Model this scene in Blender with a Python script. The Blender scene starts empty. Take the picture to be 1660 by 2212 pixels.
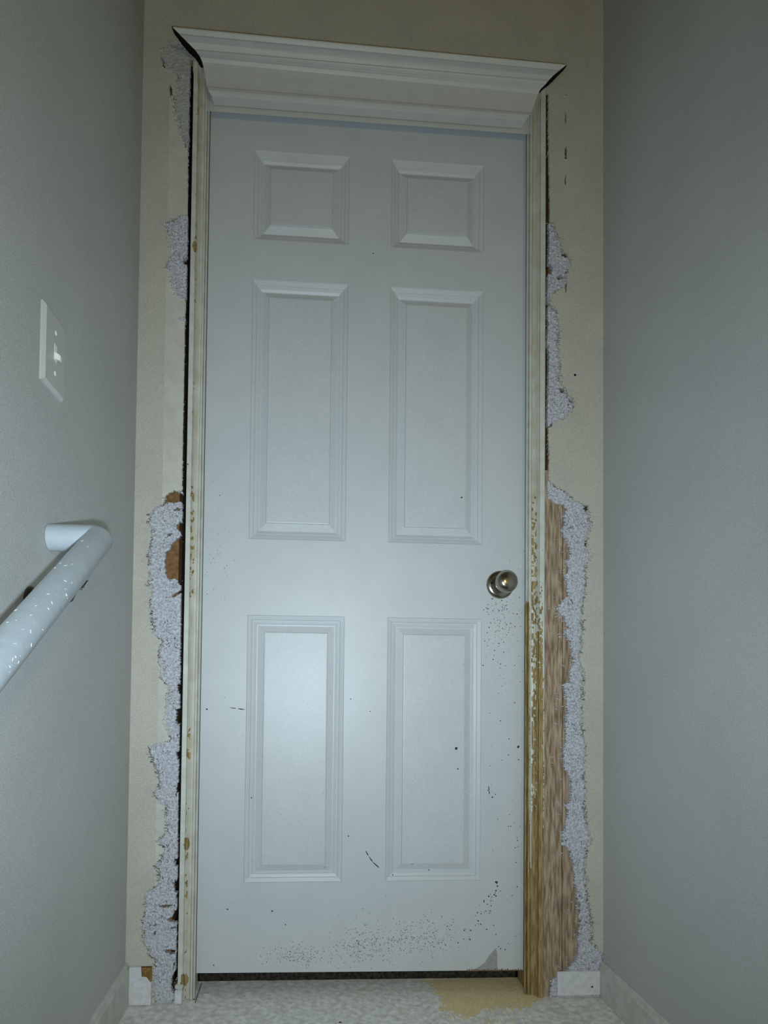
import bpy, bmesh, math, random
import numpy as np
from mathutils import Matrix, Vector

random.seed(7); rng = np.random.default_rng(7)
scn = bpy.context.scene
col = scn.collection

# ------------------------------------------------------------------ camera
IW, IH, F = 1660.0, 2212.0, 1370.0
PPX, PPY = 745.8155, 1437.3856
CAM = np.array([-0.15146742, -1.47880693, 0.69838223])
RM = np.array([[0.9975036052050508, -0.06975840077510012, 0.010969189770754806],
               [0.012776408842518279, 0.0255136365035152, -0.999592825969382],
               [0.06945013304533794, 0.9972375944947457, 0.02634120624265052]])
cd = bpy.data.cameras.new('camera'); cam = bpy.data.objects.new('camera', cd); col.objects.link(cam)
cd.sensor_fit = 'VERTICAL'; cd.sensor_height = 36.0; cd.sensor_width = 36.0
cd.lens = F / IH * 36.0
cd.shift_x = (IW / 2 - PPX) / IH
cd.shift_y = (PPY - IH / 2) / IH
cd.clip_start = 0.02
m = Matrix.Identity(4)
for i in range(3):
    m[i][0] = RM[0][i]; m[i][1] = -RM[1][i]; m[i][2] = -RM[2][i]; m[i][3] = CAM[i]
cam.matrix_world = m
scn.camera = cam

# ------------------------------------------------------------------ world, lamps, exposure
w = bpy.data.worlds.new('world'); scn.world = w; w.use_nodes = True
w.node_tree.nodes['Background'].inputs[0].default_value = (1.0, 0.88, 0.45, 1)
w.node_tree.nodes['Background'].inputs[1].default_value = 0.03

def area(name, loc, target, size, power, colr, spread):
    d = bpy.data.lights.new(name, 'AREA'); d.shape = 'DISK'; d.size = size; d.energy = power; d.color = colr; d.spread = math.radians(spread)
    o = bpy.data.objects.new(name, d); col.objects.link(o); o.location = loc
    v = Vector(target) - Vector(loc); o.rotation_euler = v.to_track_quat('-Z', 'Y').to_euler()
    return o
# the phone's own lamp beside the lens, and the warm hall lamp lower down behind the photographer
area('phone_lamp', (-0.138, -1.47, 0.650), (-0.08, 0.0, 0.86), 0.03, 5.9, (0.715, 0.88, 1.0), 112)
area('hall_lamp', (0.30, -2.35, 1.12), (-0.1, 0.0, 1.0), 0.16, 4.2, (1.0, 0.83, 0.38), 180)

vs = scn.view_settings
vs.view_transform = 'Standard'; vs.look = 'None'; vs.gamma = 1.0; vs.exposure = 0.0
vs.use_curve_mapping = False

# ------------------------------------------------------------------ pixel <-> place helpers
def ray(x, y):
    return RM.T @ np.array([(x - PPX) / F, (y - PPY) / F, 1.0])
def onY(x, y, Y):
    d = ray(x, y); return CAM + d * (Y - CAM[1]) / d[1]
def onX(x, y, X):
    d = ray(x, y); return CAM + d * (X - CAM[0]) / d[0]
def onZ(x, y, Z):
    d = ray(x, y); return CAM + d * (Z - CAM[2]) / d[2]
def proj(P):
    P = np.asarray(P, float); c = (P - CAM) @ RM.T
    return PPX + F * c[..., 0] / c[..., 2], PPY + F * c[..., 1] / c[..., 2]

WALL = -0.045              # back wall plane; the door's face is Y = 0
XL, XR = -0.5265, 0.5525   # side walls
ZC = 2.62                  # ceiling
def floor_z(X):            # the landing falls a little to the right
    return -0.009 - 0.0097 * (X - XL) / (XR - XL)

# ------------------------------------------------------------------ noise
_tab = rng.random((256, 256))
def vnoise(x, y, s=0):
    x = np.asarray(x, float) + 31.7 * s; y = np.asarray(y, float) + 17.3 * s
    xi = np.floor(x).astype(int); yi = np.floor(y).astype(int)
    fx = x - xi; fy = y - yi; fx = fx * fx * (3 - 2 * fx); fy = fy * fy * (3 - 2 * fy)
    a = _tab[xi % 256, yi % 256]; b = _tab[(xi + 1) % 256, yi % 256]
    c = _tab[xi % 256, (yi + 1) % 256]; d = _tab[(xi + 1) % 256, (yi + 1) % 256]
    return (a * (1 - fx) + b * fx) * (1 - fy) + (c * (1 - fx) + d * fx) * fy
def fbm(x, y, s=0, o=4):
    t = 0; a = 0.5
    for k in range(o):
        t = t + a * vnoise(x * 2 ** k, y * 2 ** k, s + k * 3); a *= 0.5
    return t            # about 0..0.94, mean .47

# ------------------------------------------------------------------ materials
def mat(name, base, rough=0.6, metal=0.0, spec=0.5, var=0.0, vscale=60, bump=0.0, bscale=300, base2=None, attr=None,
        acol=None, stretch=None, attr_lo=0.45, attr_hi=0.55, grain=0.0, coat=0.0, acol2=None):
    M = bpy.data.materials.new(name); M.use_nodes = True
    nt = M.node_tree; N = nt.nodes; L = nt.links; b = N['Principled BSDF']
    b.inputs['Roughness'].default_value = rough; b.inputs['Metallic'].default_value = metal
    b.inputs['Specular IOR Level'].default_value = spec
    b.inputs['Coat Weight'].default_value = coat
    tc = N.new('ShaderNodeTexCoord'); mp = N.new('ShaderNodeMapping')
    L.new(tc.outputs['Object'], mp.inputs[0])
    if stretch: mp.inputs['Scale'].default_value = stretch
    def noise(scale, detail=4.0):
        n = N.new('ShaderNodeTexNoise'); n.inputs['Scale'].default_value = scale; n.inputs['Detail'].default_value = detail
        L.new(mp.outputs[0], n.inputs['Vector']); return n
    def mix(fac, c1, c2):
        x = N.new('ShaderNodeMix'); x.data_type = 'RGBA'
        for s, v in ((0, fac), (6, c1), (7, c2)):
            if hasattr(v, 'is_linked'): L.new(v, x.inputs[s])
            elif s == 0: x.inputs[s].default_value = v
            else: x.inputs[s].default_value = (*v, 1)
        return x.outputs[2]
    def ramp(src, lo, hi):
        r = N.new('ShaderNodeMapRange'); r.inputs[1].default_value = lo; r.inputs[2].default_value = hi
        L.new(src, r.inputs[0]); return r.outputs[0]
    c = base
    b2 = base2 if base2 else tuple(v * (1 - var) for v in base)
    out = mix(ramp(noise(vscale).outputs[0], 0.35, 0.65), base, b2)
    if grain:
        g = mix(ramp(noise(650, 2).outputs[0], 0.3, 0.7), (1 - grain,) * 3, (1 + grain,) * 3)
        x = N.new('ShaderNodeMix'); x.data_type = 'RGBA'; x.blend_type = 'MULTIPLY'; x.inputs[0].default_value = 1
        L.new(out, x.inputs[6]); L.new(g, x.inputs[7]); out = x.outputs[2]
    if attr:
        a = N.new('ShaderNodeAttribute'); a.attribute_name = attr
        st = N.new('ShaderNodeMapping'); st.inputs['Scale'].default_value = (1, 1, 0.10)
        L.new(tc.outputs['Object'], st.inputs[0])
        gn = N.new('ShaderNodeTexNoise'); gn.inputs['Scale'].default_value = 260; gn.inputs['Detail'].default_value = 5
        L.new(st.outputs[0], gn.inputs['Vector'])
        wood = mix(ramp(gn.outputs[0], 0.35, 0.66), acol, acol2 if acol2 else tuple(v * 0.55 for v in acol))
        out = mix(ramp(a.outputs['Fac'], attr_lo, attr_hi), out, wood)
        rr = N.new('ShaderNodeMapRange'); rr.inputs[1].default_value = attr_lo; rr.inputs[2].default_value = attr_hi
        rr.inputs[3].default_value = rough; rr.inputs[4].default_value = 0.85
        L.new(a.outputs['Fac'], rr.inputs[0]); L.new(rr.outputs[0], b.inputs['Roughness'])
    L.new(out, b.inputs['Base Color'])
    if bump:
        bn = noise(bscale, 3); bp = N.new('ShaderNodeBump'); bp.inputs['Strength'].default_value = bump
        bp.inputs['Distance'].default_value = 0.002
        L.new(bn.outputs[0], bp.inputs['Height']); L.new(bp.outputs[0], b.inputs['Normal'])
    return M

M_WALL = mat('wall_paint', (0.51, 0.52, 0.505), rough=0.62, spec=0.25, var=0.06, vscale=5, bump=0.3, bscale=420, grain=0.2)
M_BACK = mat('back_wall_paint', (0.545, 0.52, 0.45), rough=0.65, spec=0.22, var=0.08, vscale=9, bump=0.3, bscale=420, grain=0.2)
M_STRIP = mat('paint_under_old_casing', (0.60, 0.58, 0.515), rough=0.6, spec=0.25, var=0.10, vscale=30, bump=0.3, bscale=300, grain=0.10)
M_PLASTER = mat('torn_gypsum', (0.68, 0.68, 0.725), rough=0.95, spec=0.1, base2=(0.38, 0.39, 0.43), vscale=210, bump=0.7, bscale=500)
M_PLASTER_GREY = mat('torn_grey_gypsum', (0.50, 0.50, 0.50), rough=0.95, spec=0.1, base2=(0.42, 0.42, 0.42), vscale=120, bump=0.5, bscale=500)
M_BROWN = mat('brown_board', (0.27, 0.155, 0.075), rough=0.9, spec=0.1, base2=(0.16, 0.085, 0.035), vscale=90, bump=0.5, bscale=350)
M_STUD = mat('bare_stud', (0.48, 0.365, 0.265), rough=0.9, spec=0.1, base2=(0.21, 0.145, 0.09), vscale=190, bump=0.7, bscale=300, stretch=(1, 1, 0.13))
M_TRIM = mat('casing_paint', (0.65, 0.655, 0.60), rough=0.42, spec=0.4, base2=(0.56, 0.555, 0.485), vscale=35, bump=0.15, bscale=200,
             attr='wear', acol=(0.44, 0.325, 0.145), acol2=(0.19, 0.125, 0.045))
M_CROWN = mat('crown_paint', (0.585, 0.595, 0.565), rough=0.42, spec=0.4, var=0.05, vscale=30, bump=0.1, bscale=300, grain=0.05)
M_DOOR = mat('door_paint', (0.585, 0.61, 0.625), rough=0.40, spec=0.38, var=0.04, vscale=14, bump=0.06, bscale=90, grain=0.10)
M_FLOOR = mat('landing_paint', (0.86, 0.84, 0.79), rough=0.75, spec=0.2, base2=(0.60, 0.585, 0.545), vscale=75, bump=0.4, bscale=240,
              attr='wear', acol=(0.80, 0.66, 0.39), acol2=(0.66, 0.53, 0.30), grain=0.15)
M_BASE = mat('baseboard_paint', (0.60, 0.60, 0.55), rough=0.5, spec=0.35, base2=(0.50, 0.50, 0.45), vscale=40, bump=0.2, bscale=300, grain=0.06)
M_BASEW = mat('white_base_paint', (0.72, 0.72, 0.75), rough=0.55, spec=0.3, base2=(0.60, 0.60, 0.62), vscale=80, bump=0.2, bscale=300)
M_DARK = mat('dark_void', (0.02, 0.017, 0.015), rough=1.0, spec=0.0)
M_DIRT = mat('dirt', (0.05, 0.052, 0.045), rough=0.95, spec=0.05)
M_SMUDGE = mat('grime', (0.33, 0.31, 0.24), rough=0.9, spec=0.05)
M_CREASE = mat('crease_dirt_shade', (0.16, 0.15, 0.14), rough=1.0, spec=0.0, base2=(0.07, 0.065, 0.055), vscale=200)
M_NICKEL = mat('satin_nickel', (0.42, 0.385, 0.32), rough=0.2, metal=1.0, var=0.15, vscale=40)
M_DKMETAL = mat('dark_bronze', (0.06, 0.05, 0.04), rough=0.4, metal=0.6)
M_RAIL = mat('rail_paint', (0.47, 0.53, 0.58), rough=0.3, spec=0.5, var=0.05, vscale=30, bump=0.25, bscale=60, stretch=(1, 1, 1))
M_SCUFF = mat('paint_scuff', (0.72, 0.73, 0.72), rough=0.35, spec=0.5)
M_PLATE = mat('switch_plastic', (0.53, 0.53, 0.50), rough=0.4, spec=0.4, var=0.03)
M_TOGGLE = mat('switch_toggle', (0.86, 0.86, 0.83), rough=0.3, spec=0.5)
M_PEEL = mat('peeled_primer', (0.40, 0.395, 0.40), rough=0.85, spec=0.1, base2=(0.32, 0.31, 0.31), vscale=150, bump=0.3, bscale=300)
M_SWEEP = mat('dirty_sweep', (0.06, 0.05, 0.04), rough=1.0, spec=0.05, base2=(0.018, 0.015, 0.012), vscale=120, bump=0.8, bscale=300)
M_TREAD = mat('stair_paint', (0.52, 0.51, 0.47), rough=0.7, spec=0.2, var=0.15, vscale=30)

# ------------------------------------------------------------------ object helpers
def link(name, me, mats, parent=None):
    o = bpy.data.objects.new(name, me); col.objects.link(o)
    for mm in (mats if isinstance(mats, (list, tuple)) else [mats]): me.materials.append(mm)
    if parent: o.parent = parent
    return o
def mesh(name, V, Fc, mats, parent=None, smooth=False, midx=None, attr=None):
    me = bpy.data.meshes.new(name)
    me.from_pydata([tuple(map(float, v)) for v in V], [], [tuple(map(int, f)) for f in Fc])
    if midx is not None: me.polygons.foreach_set('material_index', np.asarray(midx, dtype=np.int32))
    if attr is not None:
        a = me.attributes.new('wear', 'FLOAT', 'POINT'); a.data.foreach_set('value', np.asarray(attr, dtype=np.float32))
    if smooth: me.polygons.foreach_set('use_smooth', [True] * len(me.polygons))
    me.update()
    return link(name, me, mats, parent)
def from_bm(name, bm, mats, parent=None, smooth=False):
    bmesh.ops.recalc_face_normals(bm, faces=bm.faces)
    me = bpy.data.meshes.new(name); bm.to_mesh(me); bm.free()
    if smooth: me.polygons.foreach_set('use_smooth', [True] * len(me.polygons))
    return link(name, me, mats, parent)
def box_bm(x0, x1, y0, y1, z0, z1, bevel=0.0, bm=None):
    bm = bm or bmesh.new()
    r = bmesh.ops.create_cube(bm, size=1.0)
    for v in r['verts']:
        v.co = Vector((x0 + (v.co.x + .5) * (x1 - x0), y0 + (v.co.y + .5) * (y1 - y0), z0 + (v.co.z + .5) * (z1 - z0)))
    if bevel:
        es = {e for v in r['verts'] for e in v.link_edges}
        bmesh.ops.bevel(bm, geom=list(es), offset=bevel, segments=2, affect='EDGES')
    return bm
def box(name, x0, x1, y0, y1, z0, z1, mt, parent=None, bevel=0.0):
    return from_bm(name, box_bm(x0, x1, y0, y1, z0, z1, bevel), mt, parent)
def empty(name, loc=(0, 0, 0)):
    o = bpy.data.objects.new(name, None); col.objects.link(o); o.location = loc; return o
def tag(o, label, cat=None, kind=None, group=None):
    o['label'] = label
    if cat: o['category'] = cat
    if kind: o['kind'] = kind
    if group: o['group'] = group
    return o
def lathe(name, prof, axis_o, axis_d, mt, parent=None, n=40):
    d = Vector(axis_d).normalized(); u = d.orthogonal().normalized(); v = d.cross(u)
    V = []; Fc = []; o = Vector(axis_o)
    for (r, h) in prof:
        for k in range(n):
            a = 2 * math.pi * k / n; V.append(o + d * h + (u * math.cos(a) + v * math.sin(a)) * r)
    for i in range(len(prof) - 1):
        for k in range(n):
            k2 = (k + 1) % n; Fc.append((i * n + k, i * n + k2, (i + 1) * n + k2, (i + 1) * n + k))
    Fc.append(tuple(range(n - 1, -1, -1))); Fc.append(tuple(range((len(prof) - 1) * n, len(prof) * n)))
    bm = bmesh.new(); me = bpy.data.meshes.new('t'); me.from_pydata(V, [], Fc); bm.from_mesh(me); bpy.data.meshes.remove(me)
    o2 = from_bm(name, bm, mt, parent, True)
    o2.data.set_sharp_from_angle(angle=math.radians(40))
    return o2

class Flecks:
    def __init__(s): s.V = []; s.F = []
    def fleck(s, x, y, rx, ry=None, ang=0, Y=-0.0004):
        c = onY(x, y, 0); sc = 1.0 / 926; ry = ry or rx; k = random.randint(5, 8); b = len(s.V)
        for i in range(k):
            t = 2 * math.pi * i / k; r = random.uniform(.65, 1.2)
            u, v = math.cos(t) * rx * sc * r, math.sin(t) * ry * sc * r
            s.V.append((c[0] + u * math.cos(ang) - v * math.sin(ang), Y, c[2] + u * math.sin(ang) + v * math.cos(ang)))
        s.V.append((c[0], Y - .0003, c[2]))
        for i in range(k): s.F.append((b + i, b + (i + 1) % k, b + k))
    def stroke(s, pts, wpx):
        for (xa, ya), (xb, yb) in zip(pts[:-1], pts[1:]):
            L_ = math.hypot(xb - xa, yb - ya)
            s.fleck((xa + xb) / 2, (ya + yb) / 2, L_ / 2 + wpx * .4, wpx, -math.atan2(yb - ya, xb - xa))

# ------------------------------------------------------------------ the shell
wl = tag(box('wall_left', XL - 0.1, XL, -3.0, WALL, -1.6, ZC, M_WALL), 'grey-white painted stairwell wall carrying the handrail and light switch', 'wall', 'structure')
wr = tag(box('wall_right', XR, XR + 0.1, -3.0, WALL, -1.6, ZC, M_WALL), 'plain grey-white painted stairwell wall without any fixtures', 'wall', 'structure')
tag(box('ceiling', XL - .1, XR + .1, -3.0, 0.3, ZC, ZC + 0.08, M_WALL), 'plain painted ceiling over the stairwell', 'ceiling', 'structure')

# ---- landing floor with worn patch -------------------------------------------------
PATCH = [(905, 2118), (930, 2127), (950, 2140), (935, 2150), (958, 2152), (948, 2163), (960, 2170), (945, 2178), (962, 2184),
         (975, 2180), (985, 2190), (1000, 2194), (1012, 2200), (1030, 2188), (1050, 2180), (1075, 2176), (1110, 2178), (1140, 2178), (1160, 2165),
         (1180, 2152), (1150, 2118), (1135, 2100)]
def in_poly(px, py, poly):
    px = np.asarray(px); py = np.asarray(py); ins = np.zeros(px.shape, bool); n = len(poly)
    for i in range(n):
        x1, y1 = poly[i]; x2, y2 = poly[(i + 1) % n]
        if y1 == y2: continue
        c = ((y1 > py) != (y2 > py)) & (px < (x2 - x1) * (py - y1) / (y2 - y1) + x1)
        ins ^= c
    return ins
def floor_wear(P):
    px, py = proj(P)
    jx = (fbm(P[..., 0] * 120, P[..., 1] * 120, 5) - .47) * 26; jy = (fbm(P[..., 0] * 260, P[..., 1] * 40, 9) - .47) * 44
    w_ = in_poly(px + jx * .6, py + jy * .5, PATCH).astype(float)
    # radiating scratches where the paint is torn off round the patch
    s = fbm(P[..., 0] * 60 + P[..., 1] * 190, P[..., 1] * 30 - P[..., 0] * 25, 21)
    near = np.clip(1 - np.abs(px - 900) / 190, 0, 1) * np.clip(1 - np.abs(py - 2140) / 60, 0, 1)
    w_ = np.maximum(w_, ((s > .64) & (near > .25)) * .62)
    s2 = fbm(P[..., 0] * 330, P[..., 1] * 50, 33)
    near2 = np.clip(1 - np.abs(px - 1050) / 120, 0, 1) * np.clip(1 - np.abs(py - 2190) / 26, 0, 1)
    w_ = np.maximum(w_, ((s2 > .58) & (near2 > .15)) * .8)
    return w_
def grid_sheet(name, xs, ys, zf, mt, parent=None, wear=None, skirt=None):
    X, Y = np.meshgrid(xs, ys); Z = zf(X, Y); P = np.stack([X, Y, Z], -1)
    ny, nx = X.shape; idx = np.arange(nx * ny).reshape(ny, nx)
    V = P.reshape(-1, 3); Q = np.stack([idx[:-1, :-1], idx[:-1, 1:], idx[1:, 1:], idx[1:, :-1]], -1).reshape(-1, 4)
    V = V.tolist(); Q = Q.tolist()
    at = list(np.zeros(len(V)) if wear is None else wear(P).reshape(-1))
    if skirt:            # close the block underneath
        ring = list(idx[0, :]) + list(idx[1:, -1]) + list(idx[-1, -2::-1]) + list(idx[-2:0:-1, 0])
        b0 = len(V)
        for i in ring: V.append([V[i][0], V[i][1], skirt]); at.append(0.0)
        n = len(ring)
        for k in range(n): Q.append([ring[k], b0 + k, b0 + (k + 1) % n, ring[(k + 1) % n]])
        Q.append([b0 + k for k in range(n)][::-1])
    return mesh(name, V, Q, mt, parent, attr=at)
fl = grid_sheet('floor', np.linspace(XL, XR, 500), np.linspace(-0.36, 0.055, 220),
                lambda X, Y: floor_z(X) + 0.0012 * (fbm(X * 40, Y * 40, 2) - .47), M_FLOOR, wear=floor_wear, skirt=-0.06)
tag(fl, 'dirty white-painted landing floor with a tan worn patch before the door', 'floor', 'structure')
# flight of steps going down behind the landing
st = empty('stairs', (0, -0.36, -0.05))
tag(st, 'painted flight of steps running down from the landing', 'stairs', 'structure')
for k in range(6):
    y1 = -0.36 - 0.25 * k; z1 = -0.014 - 0.19 * (k + 1)
    t = box('tread', XL, XR, y1 - 0.275, y1, z1 - 0.035, z1, M_TREAD, st, 0.006); t.location = (0, 0.36, 0.05)
    r = box('riser', XL, XR, y1 - 0.02, y1, z1, z1 + 0.155, M_TREAD, st); r.location = (0, 0.36, 0.05)
    r.scale = (1, 1, 1)

# ---- dark dirty threshold strip under the door
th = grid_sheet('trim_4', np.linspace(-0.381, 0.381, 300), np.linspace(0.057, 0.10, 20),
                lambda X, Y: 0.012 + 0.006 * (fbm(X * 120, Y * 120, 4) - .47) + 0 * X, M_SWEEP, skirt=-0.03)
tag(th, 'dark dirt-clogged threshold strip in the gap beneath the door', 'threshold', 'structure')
box('seam', 0, 0.0012, -0.047, 0.045, -0.0005, 0.0006, M_DIRT, fl).location = (onZ(430, 2140, floor_z(-.37))[0], 0, floor_z(-.37) + .0008)
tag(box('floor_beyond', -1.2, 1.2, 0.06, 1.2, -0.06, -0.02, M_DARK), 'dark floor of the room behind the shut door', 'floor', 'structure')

# ------------------------------------------------------------------ back wall: painted skin, torn gypsum, bare boards
def curve(tab, v):
    ys = [a for a, b in tab]; xs = [b for a, b in tab]
    return np.interp(v, ys, xs)
L_EDGE = [(0, 416), (130, 411), (250, 408), (500, 405), (800, 398), (1000, 395), (1250, 391), (1500, 388.5), (1700, 385), (1950, 382), (2100, 380), (2200, 378)]
L_TEAR = [(0, 420), (84, 420), (86, 385), (90, 360), (105, 350), (120, 347), (140, 352), (150, 362), (155, 375), (165, 382), (180, 385), (200, 380), (220, 375),
          (240, 377), (255, 383), (275, 387), (300, 395), (325, 405), (342, 415), (455, 415), (463, 398), (475, 370), (485, 352), (500, 362), (520, 366), (560, 366),
          (580, 358), (590, 376), (600, 370), (620, 373), (640, 380), (655, 415), (680, 415), (690, 385), (700, 410), (1058, 415), (1064, 372), (1075, 358), (1088, 354), (1092, 345),
          (1100, 335), (1110, 322), (1130, 322), (1150, 330), (1175, 325), (1200, 320), (1225, 322), (1250, 325), (1265, 318), (1275, 330), (1300, 325),
          (1340, 328), (1370, 332), (1385, 350), (1410, 342), (1450, 350), (1465, 345), (1478, 360), (1482, 372), (1490, 362), (1530, 360), (1550, 355),
          (1570, 360), (1590, 370), (1600, 365), (1605, 348), (1612, 322), (1625, 322), (1650, 330), (1670, 340), (1690, 345), (1705, 340), (1710, 333),
          (1730, 340), (1740, 357), (1760, 355), (1780, 362), (1800, 358), (1812, 345), (1818, 340), (1835, 356), (1860, 345), (1870, 335), (1890, 345),
          (1910, 340), (1930, 318), (1945, 312), (1960, 318), (1980, 308), (2000, 308), (2030, 310), (2060, 325), (2075, 333), (2200, 333)]
L_HOLES = [[(357, 1085), (359, 1072), (366, 1064), (378, 1061), (392, 1064), (400, 1070), (400, 1085), (385, 1084), (375, 1086), (366, 1083), (352, 1092)],
           [(373, 1101), (380, 1097), (388, 1096), (388, 1101), (380, 1104)],
           [(400, 1125), (388, 1128), (380, 1140), (393, 1150), (388, 1160), (372, 1172), (366, 1185), (358, 1192), (355, 1212), (357, 1238), (363, 1252), (380, 1249), (386, 1262), (400, 1266)],
           [(356, 1162), (366, 1150), (376, 1150), (364, 1159)], [(368, 1290), (380, 1280), (394, 1272), (394, 1280), (380, 1288)],
           [(383, 1478), (392, 1476), (392, 1495), (385, 1498)], [(380, 1530), (394, 1532), (394, 1565), (381, 1562)], [(381, 1625), (394, 1622), (394, 1640), (383, 1640)],
           [(382, 1690), (394, 1690), (394, 1712), (382, 1712)], [(377, 1855), (388, 1855), (388, 1872), (377, 1872)], [(375, 1905), (387, 1902), (387, 1926), (377, 1928)],
           [(341, 1957), (352, 1955), (377, 1956), (355, 1962), (346, 1961)], [(355, 1986), (372, 1982), (377, 1966), (388, 1964), (388, 1992), (368, 1993)],
           [(364, 2004), (380, 2001), (380, 2008), (370, 2008)], [(353, 2056), (361, 2051), (380, 2052), (380, 2060), (368, 2062)],
           [(330, 1998), (336, 1995), (338, 2000), (332, 2002)], [(330, 2014), (336, 2012), (337, 2020), (331, 2020)],
           [(368, 183), (372, 190), (374, 205), (368, 212), (366, 195)], [(393, 562), (404, 553), (410, 553), (410, 568), (398, 572)],
           [(351, 95), (356, 90), (364, 93), (356, 100), (353, 118), (350, 118)], [(348, 122), (352, 122), (356, 140), (360, 152), (352, 142)],
           [(370, 2115), (382, 2085), (382, 2150), (370, 2140)]]
R_EDGE = [(0, 1186), (300, 1185), (450, 1188), (550, 1187), (640, 1184), (700, 1186), (740, 1183), (760, 1188), (900, 1184), (1000, 1186), (1040, 1184), (2200, 1184)]
R_TEAR = [(0, 1180), (478, 1180), (482, 1192), (500, 1200), (520, 1210), (540, 1214), (555, 1228), (565, 1235), (580, 1230), (600, 1220), (615, 1222), (630, 1203), (640, 1186), (655, 1186),
          (670, 1200), (690, 1205), (720, 1210), (745, 1205), (770, 1207), (790, 1212), (810, 1208), (835, 1215), (850, 1225), (865, 1238), (880, 1240), (895, 1228), (905, 1215),
          (915, 1195), (922, 1182), (1036, 1182), (1042, 1188), (1055, 1205), (1062, 1220), (1075, 1235), (1085, 1250), (1095, 1265), (1110, 1272), (1130, 1278), (1150, 1272),
          (1170, 1265), (1200, 1272), (1230, 1265), (1260, 1268), (1290, 1262), (1330, 1256), (1360, 1260), (1400, 1255), (1425, 1252), (1440, 1258), (1480, 1262), (1510, 1258),
          (1540, 1256), (1590, 1260), (1610, 1265), (1650, 1262), (1690, 1265), (1740, 1264), (1780, 1268), (1800, 1272), (1815, 1276), (1840, 1268), (1880, 1264), (1930, 1270),
          (1970, 1275), (2000, 1280), (2030, 1278), (2050, 1290), (2062, 1305), (2200, 1310)]
R_WOOD = [(0, 1150), (1072, 1150), (1076, 1183), (1080, 1190), (1088, 1205), (1090, 1218), (1100, 1226), (1115, 1218), (1130, 1222), (1145, 1213), (1160, 1222), (1180, 1232), (1200, 1235),
          (1215, 1225), (1230, 1232), (1245, 1222), (1260, 1225), (1285, 1230), (1300, 1215), (1315, 1204), (1325, 1210), (1332, 1218), (1345, 1225), (1358, 1230), (1363, 1218),
          (1390, 1233), (1420, 1240), (1440, 1237), (1455, 1232), (1474, 1230), (1478, 1217), (1500, 1222), (1530, 1226), (1560, 1224), (1600, 1223), (1620, 1217), (1640, 1219), (1660, 1222),
          (1675, 1232), (1700, 1236), (1730, 1234), (1740, 1224), (1755, 1230), (1765, 1225), (1790, 1222), (1800, 1216), (1825, 1216), (1832, 1230), (1850, 1237), (1870, 1240),
          (1900, 1243), (1930, 1247), (1960, 1250), (2000, 1253), (2030, 1251), (2060, 1250), (2075, 1245), (2090, 1230), (2105, 1218), (2115, 1195), (2150, 1187), (2200, 1187)]
R_HOLES = [[(1182, 572), (1190, 568), (1196, 578), (1192, 592), (1182, 592)], [(1205, 836), (1216, 838), (1224, 850), (1214, 848)],
           [(1226, 858), (1234, 862), (1241, 873), (1232, 868)], [(1183, 925), (1196, 910), (1192, 922)],
           [(1262, 1098), (1268, 1092), (1272, 1100), (1266, 1106)], [(1264, 1168), (1268, 1166), (1268, 1182), (1264, 1180)],
           [(1226, 1140), (1240, 1136), (1240, 1140), (1230, 1143)], [(1180, 515), (1187, 515), (1187, 530), (1180, 530)],
           [(1250, 1935), (1254, 1932), (1256, 1938), (1251, 1939)], [(1249, 1948), (1256, 1948), (1254, 1972), (1250, 1980)],
           [(1226, 2135), (1236, 2132), (1240, 2142), (1228, 2145)], [(1256, 2108), (1263, 2104), (1260, 2114)], [(1208, 545), (1222, 548), (1228, 556), (1216, 553)],
           [(1220, 590), (1228, 580), (1230, 588)], [(1201, 600), (1212, 592), (1226, 598), (1208, 604)], [(1221, 612), (1225, 612), (1224, 632), (1221, 632)]]
R_SLITS = [[(1221, 196), (1223, 196), (1223, 208), (1221, 208)], [(1221, 246), (1223, 246), (1223, 268), (1221, 268)], [(1220.5, 318), (1224, 318), (1224, 346), (1221, 346)],
           [(1221, 380), (1223, 380), (1223, 400), (1221, 400)]]
STEP = 0.0015
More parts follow.
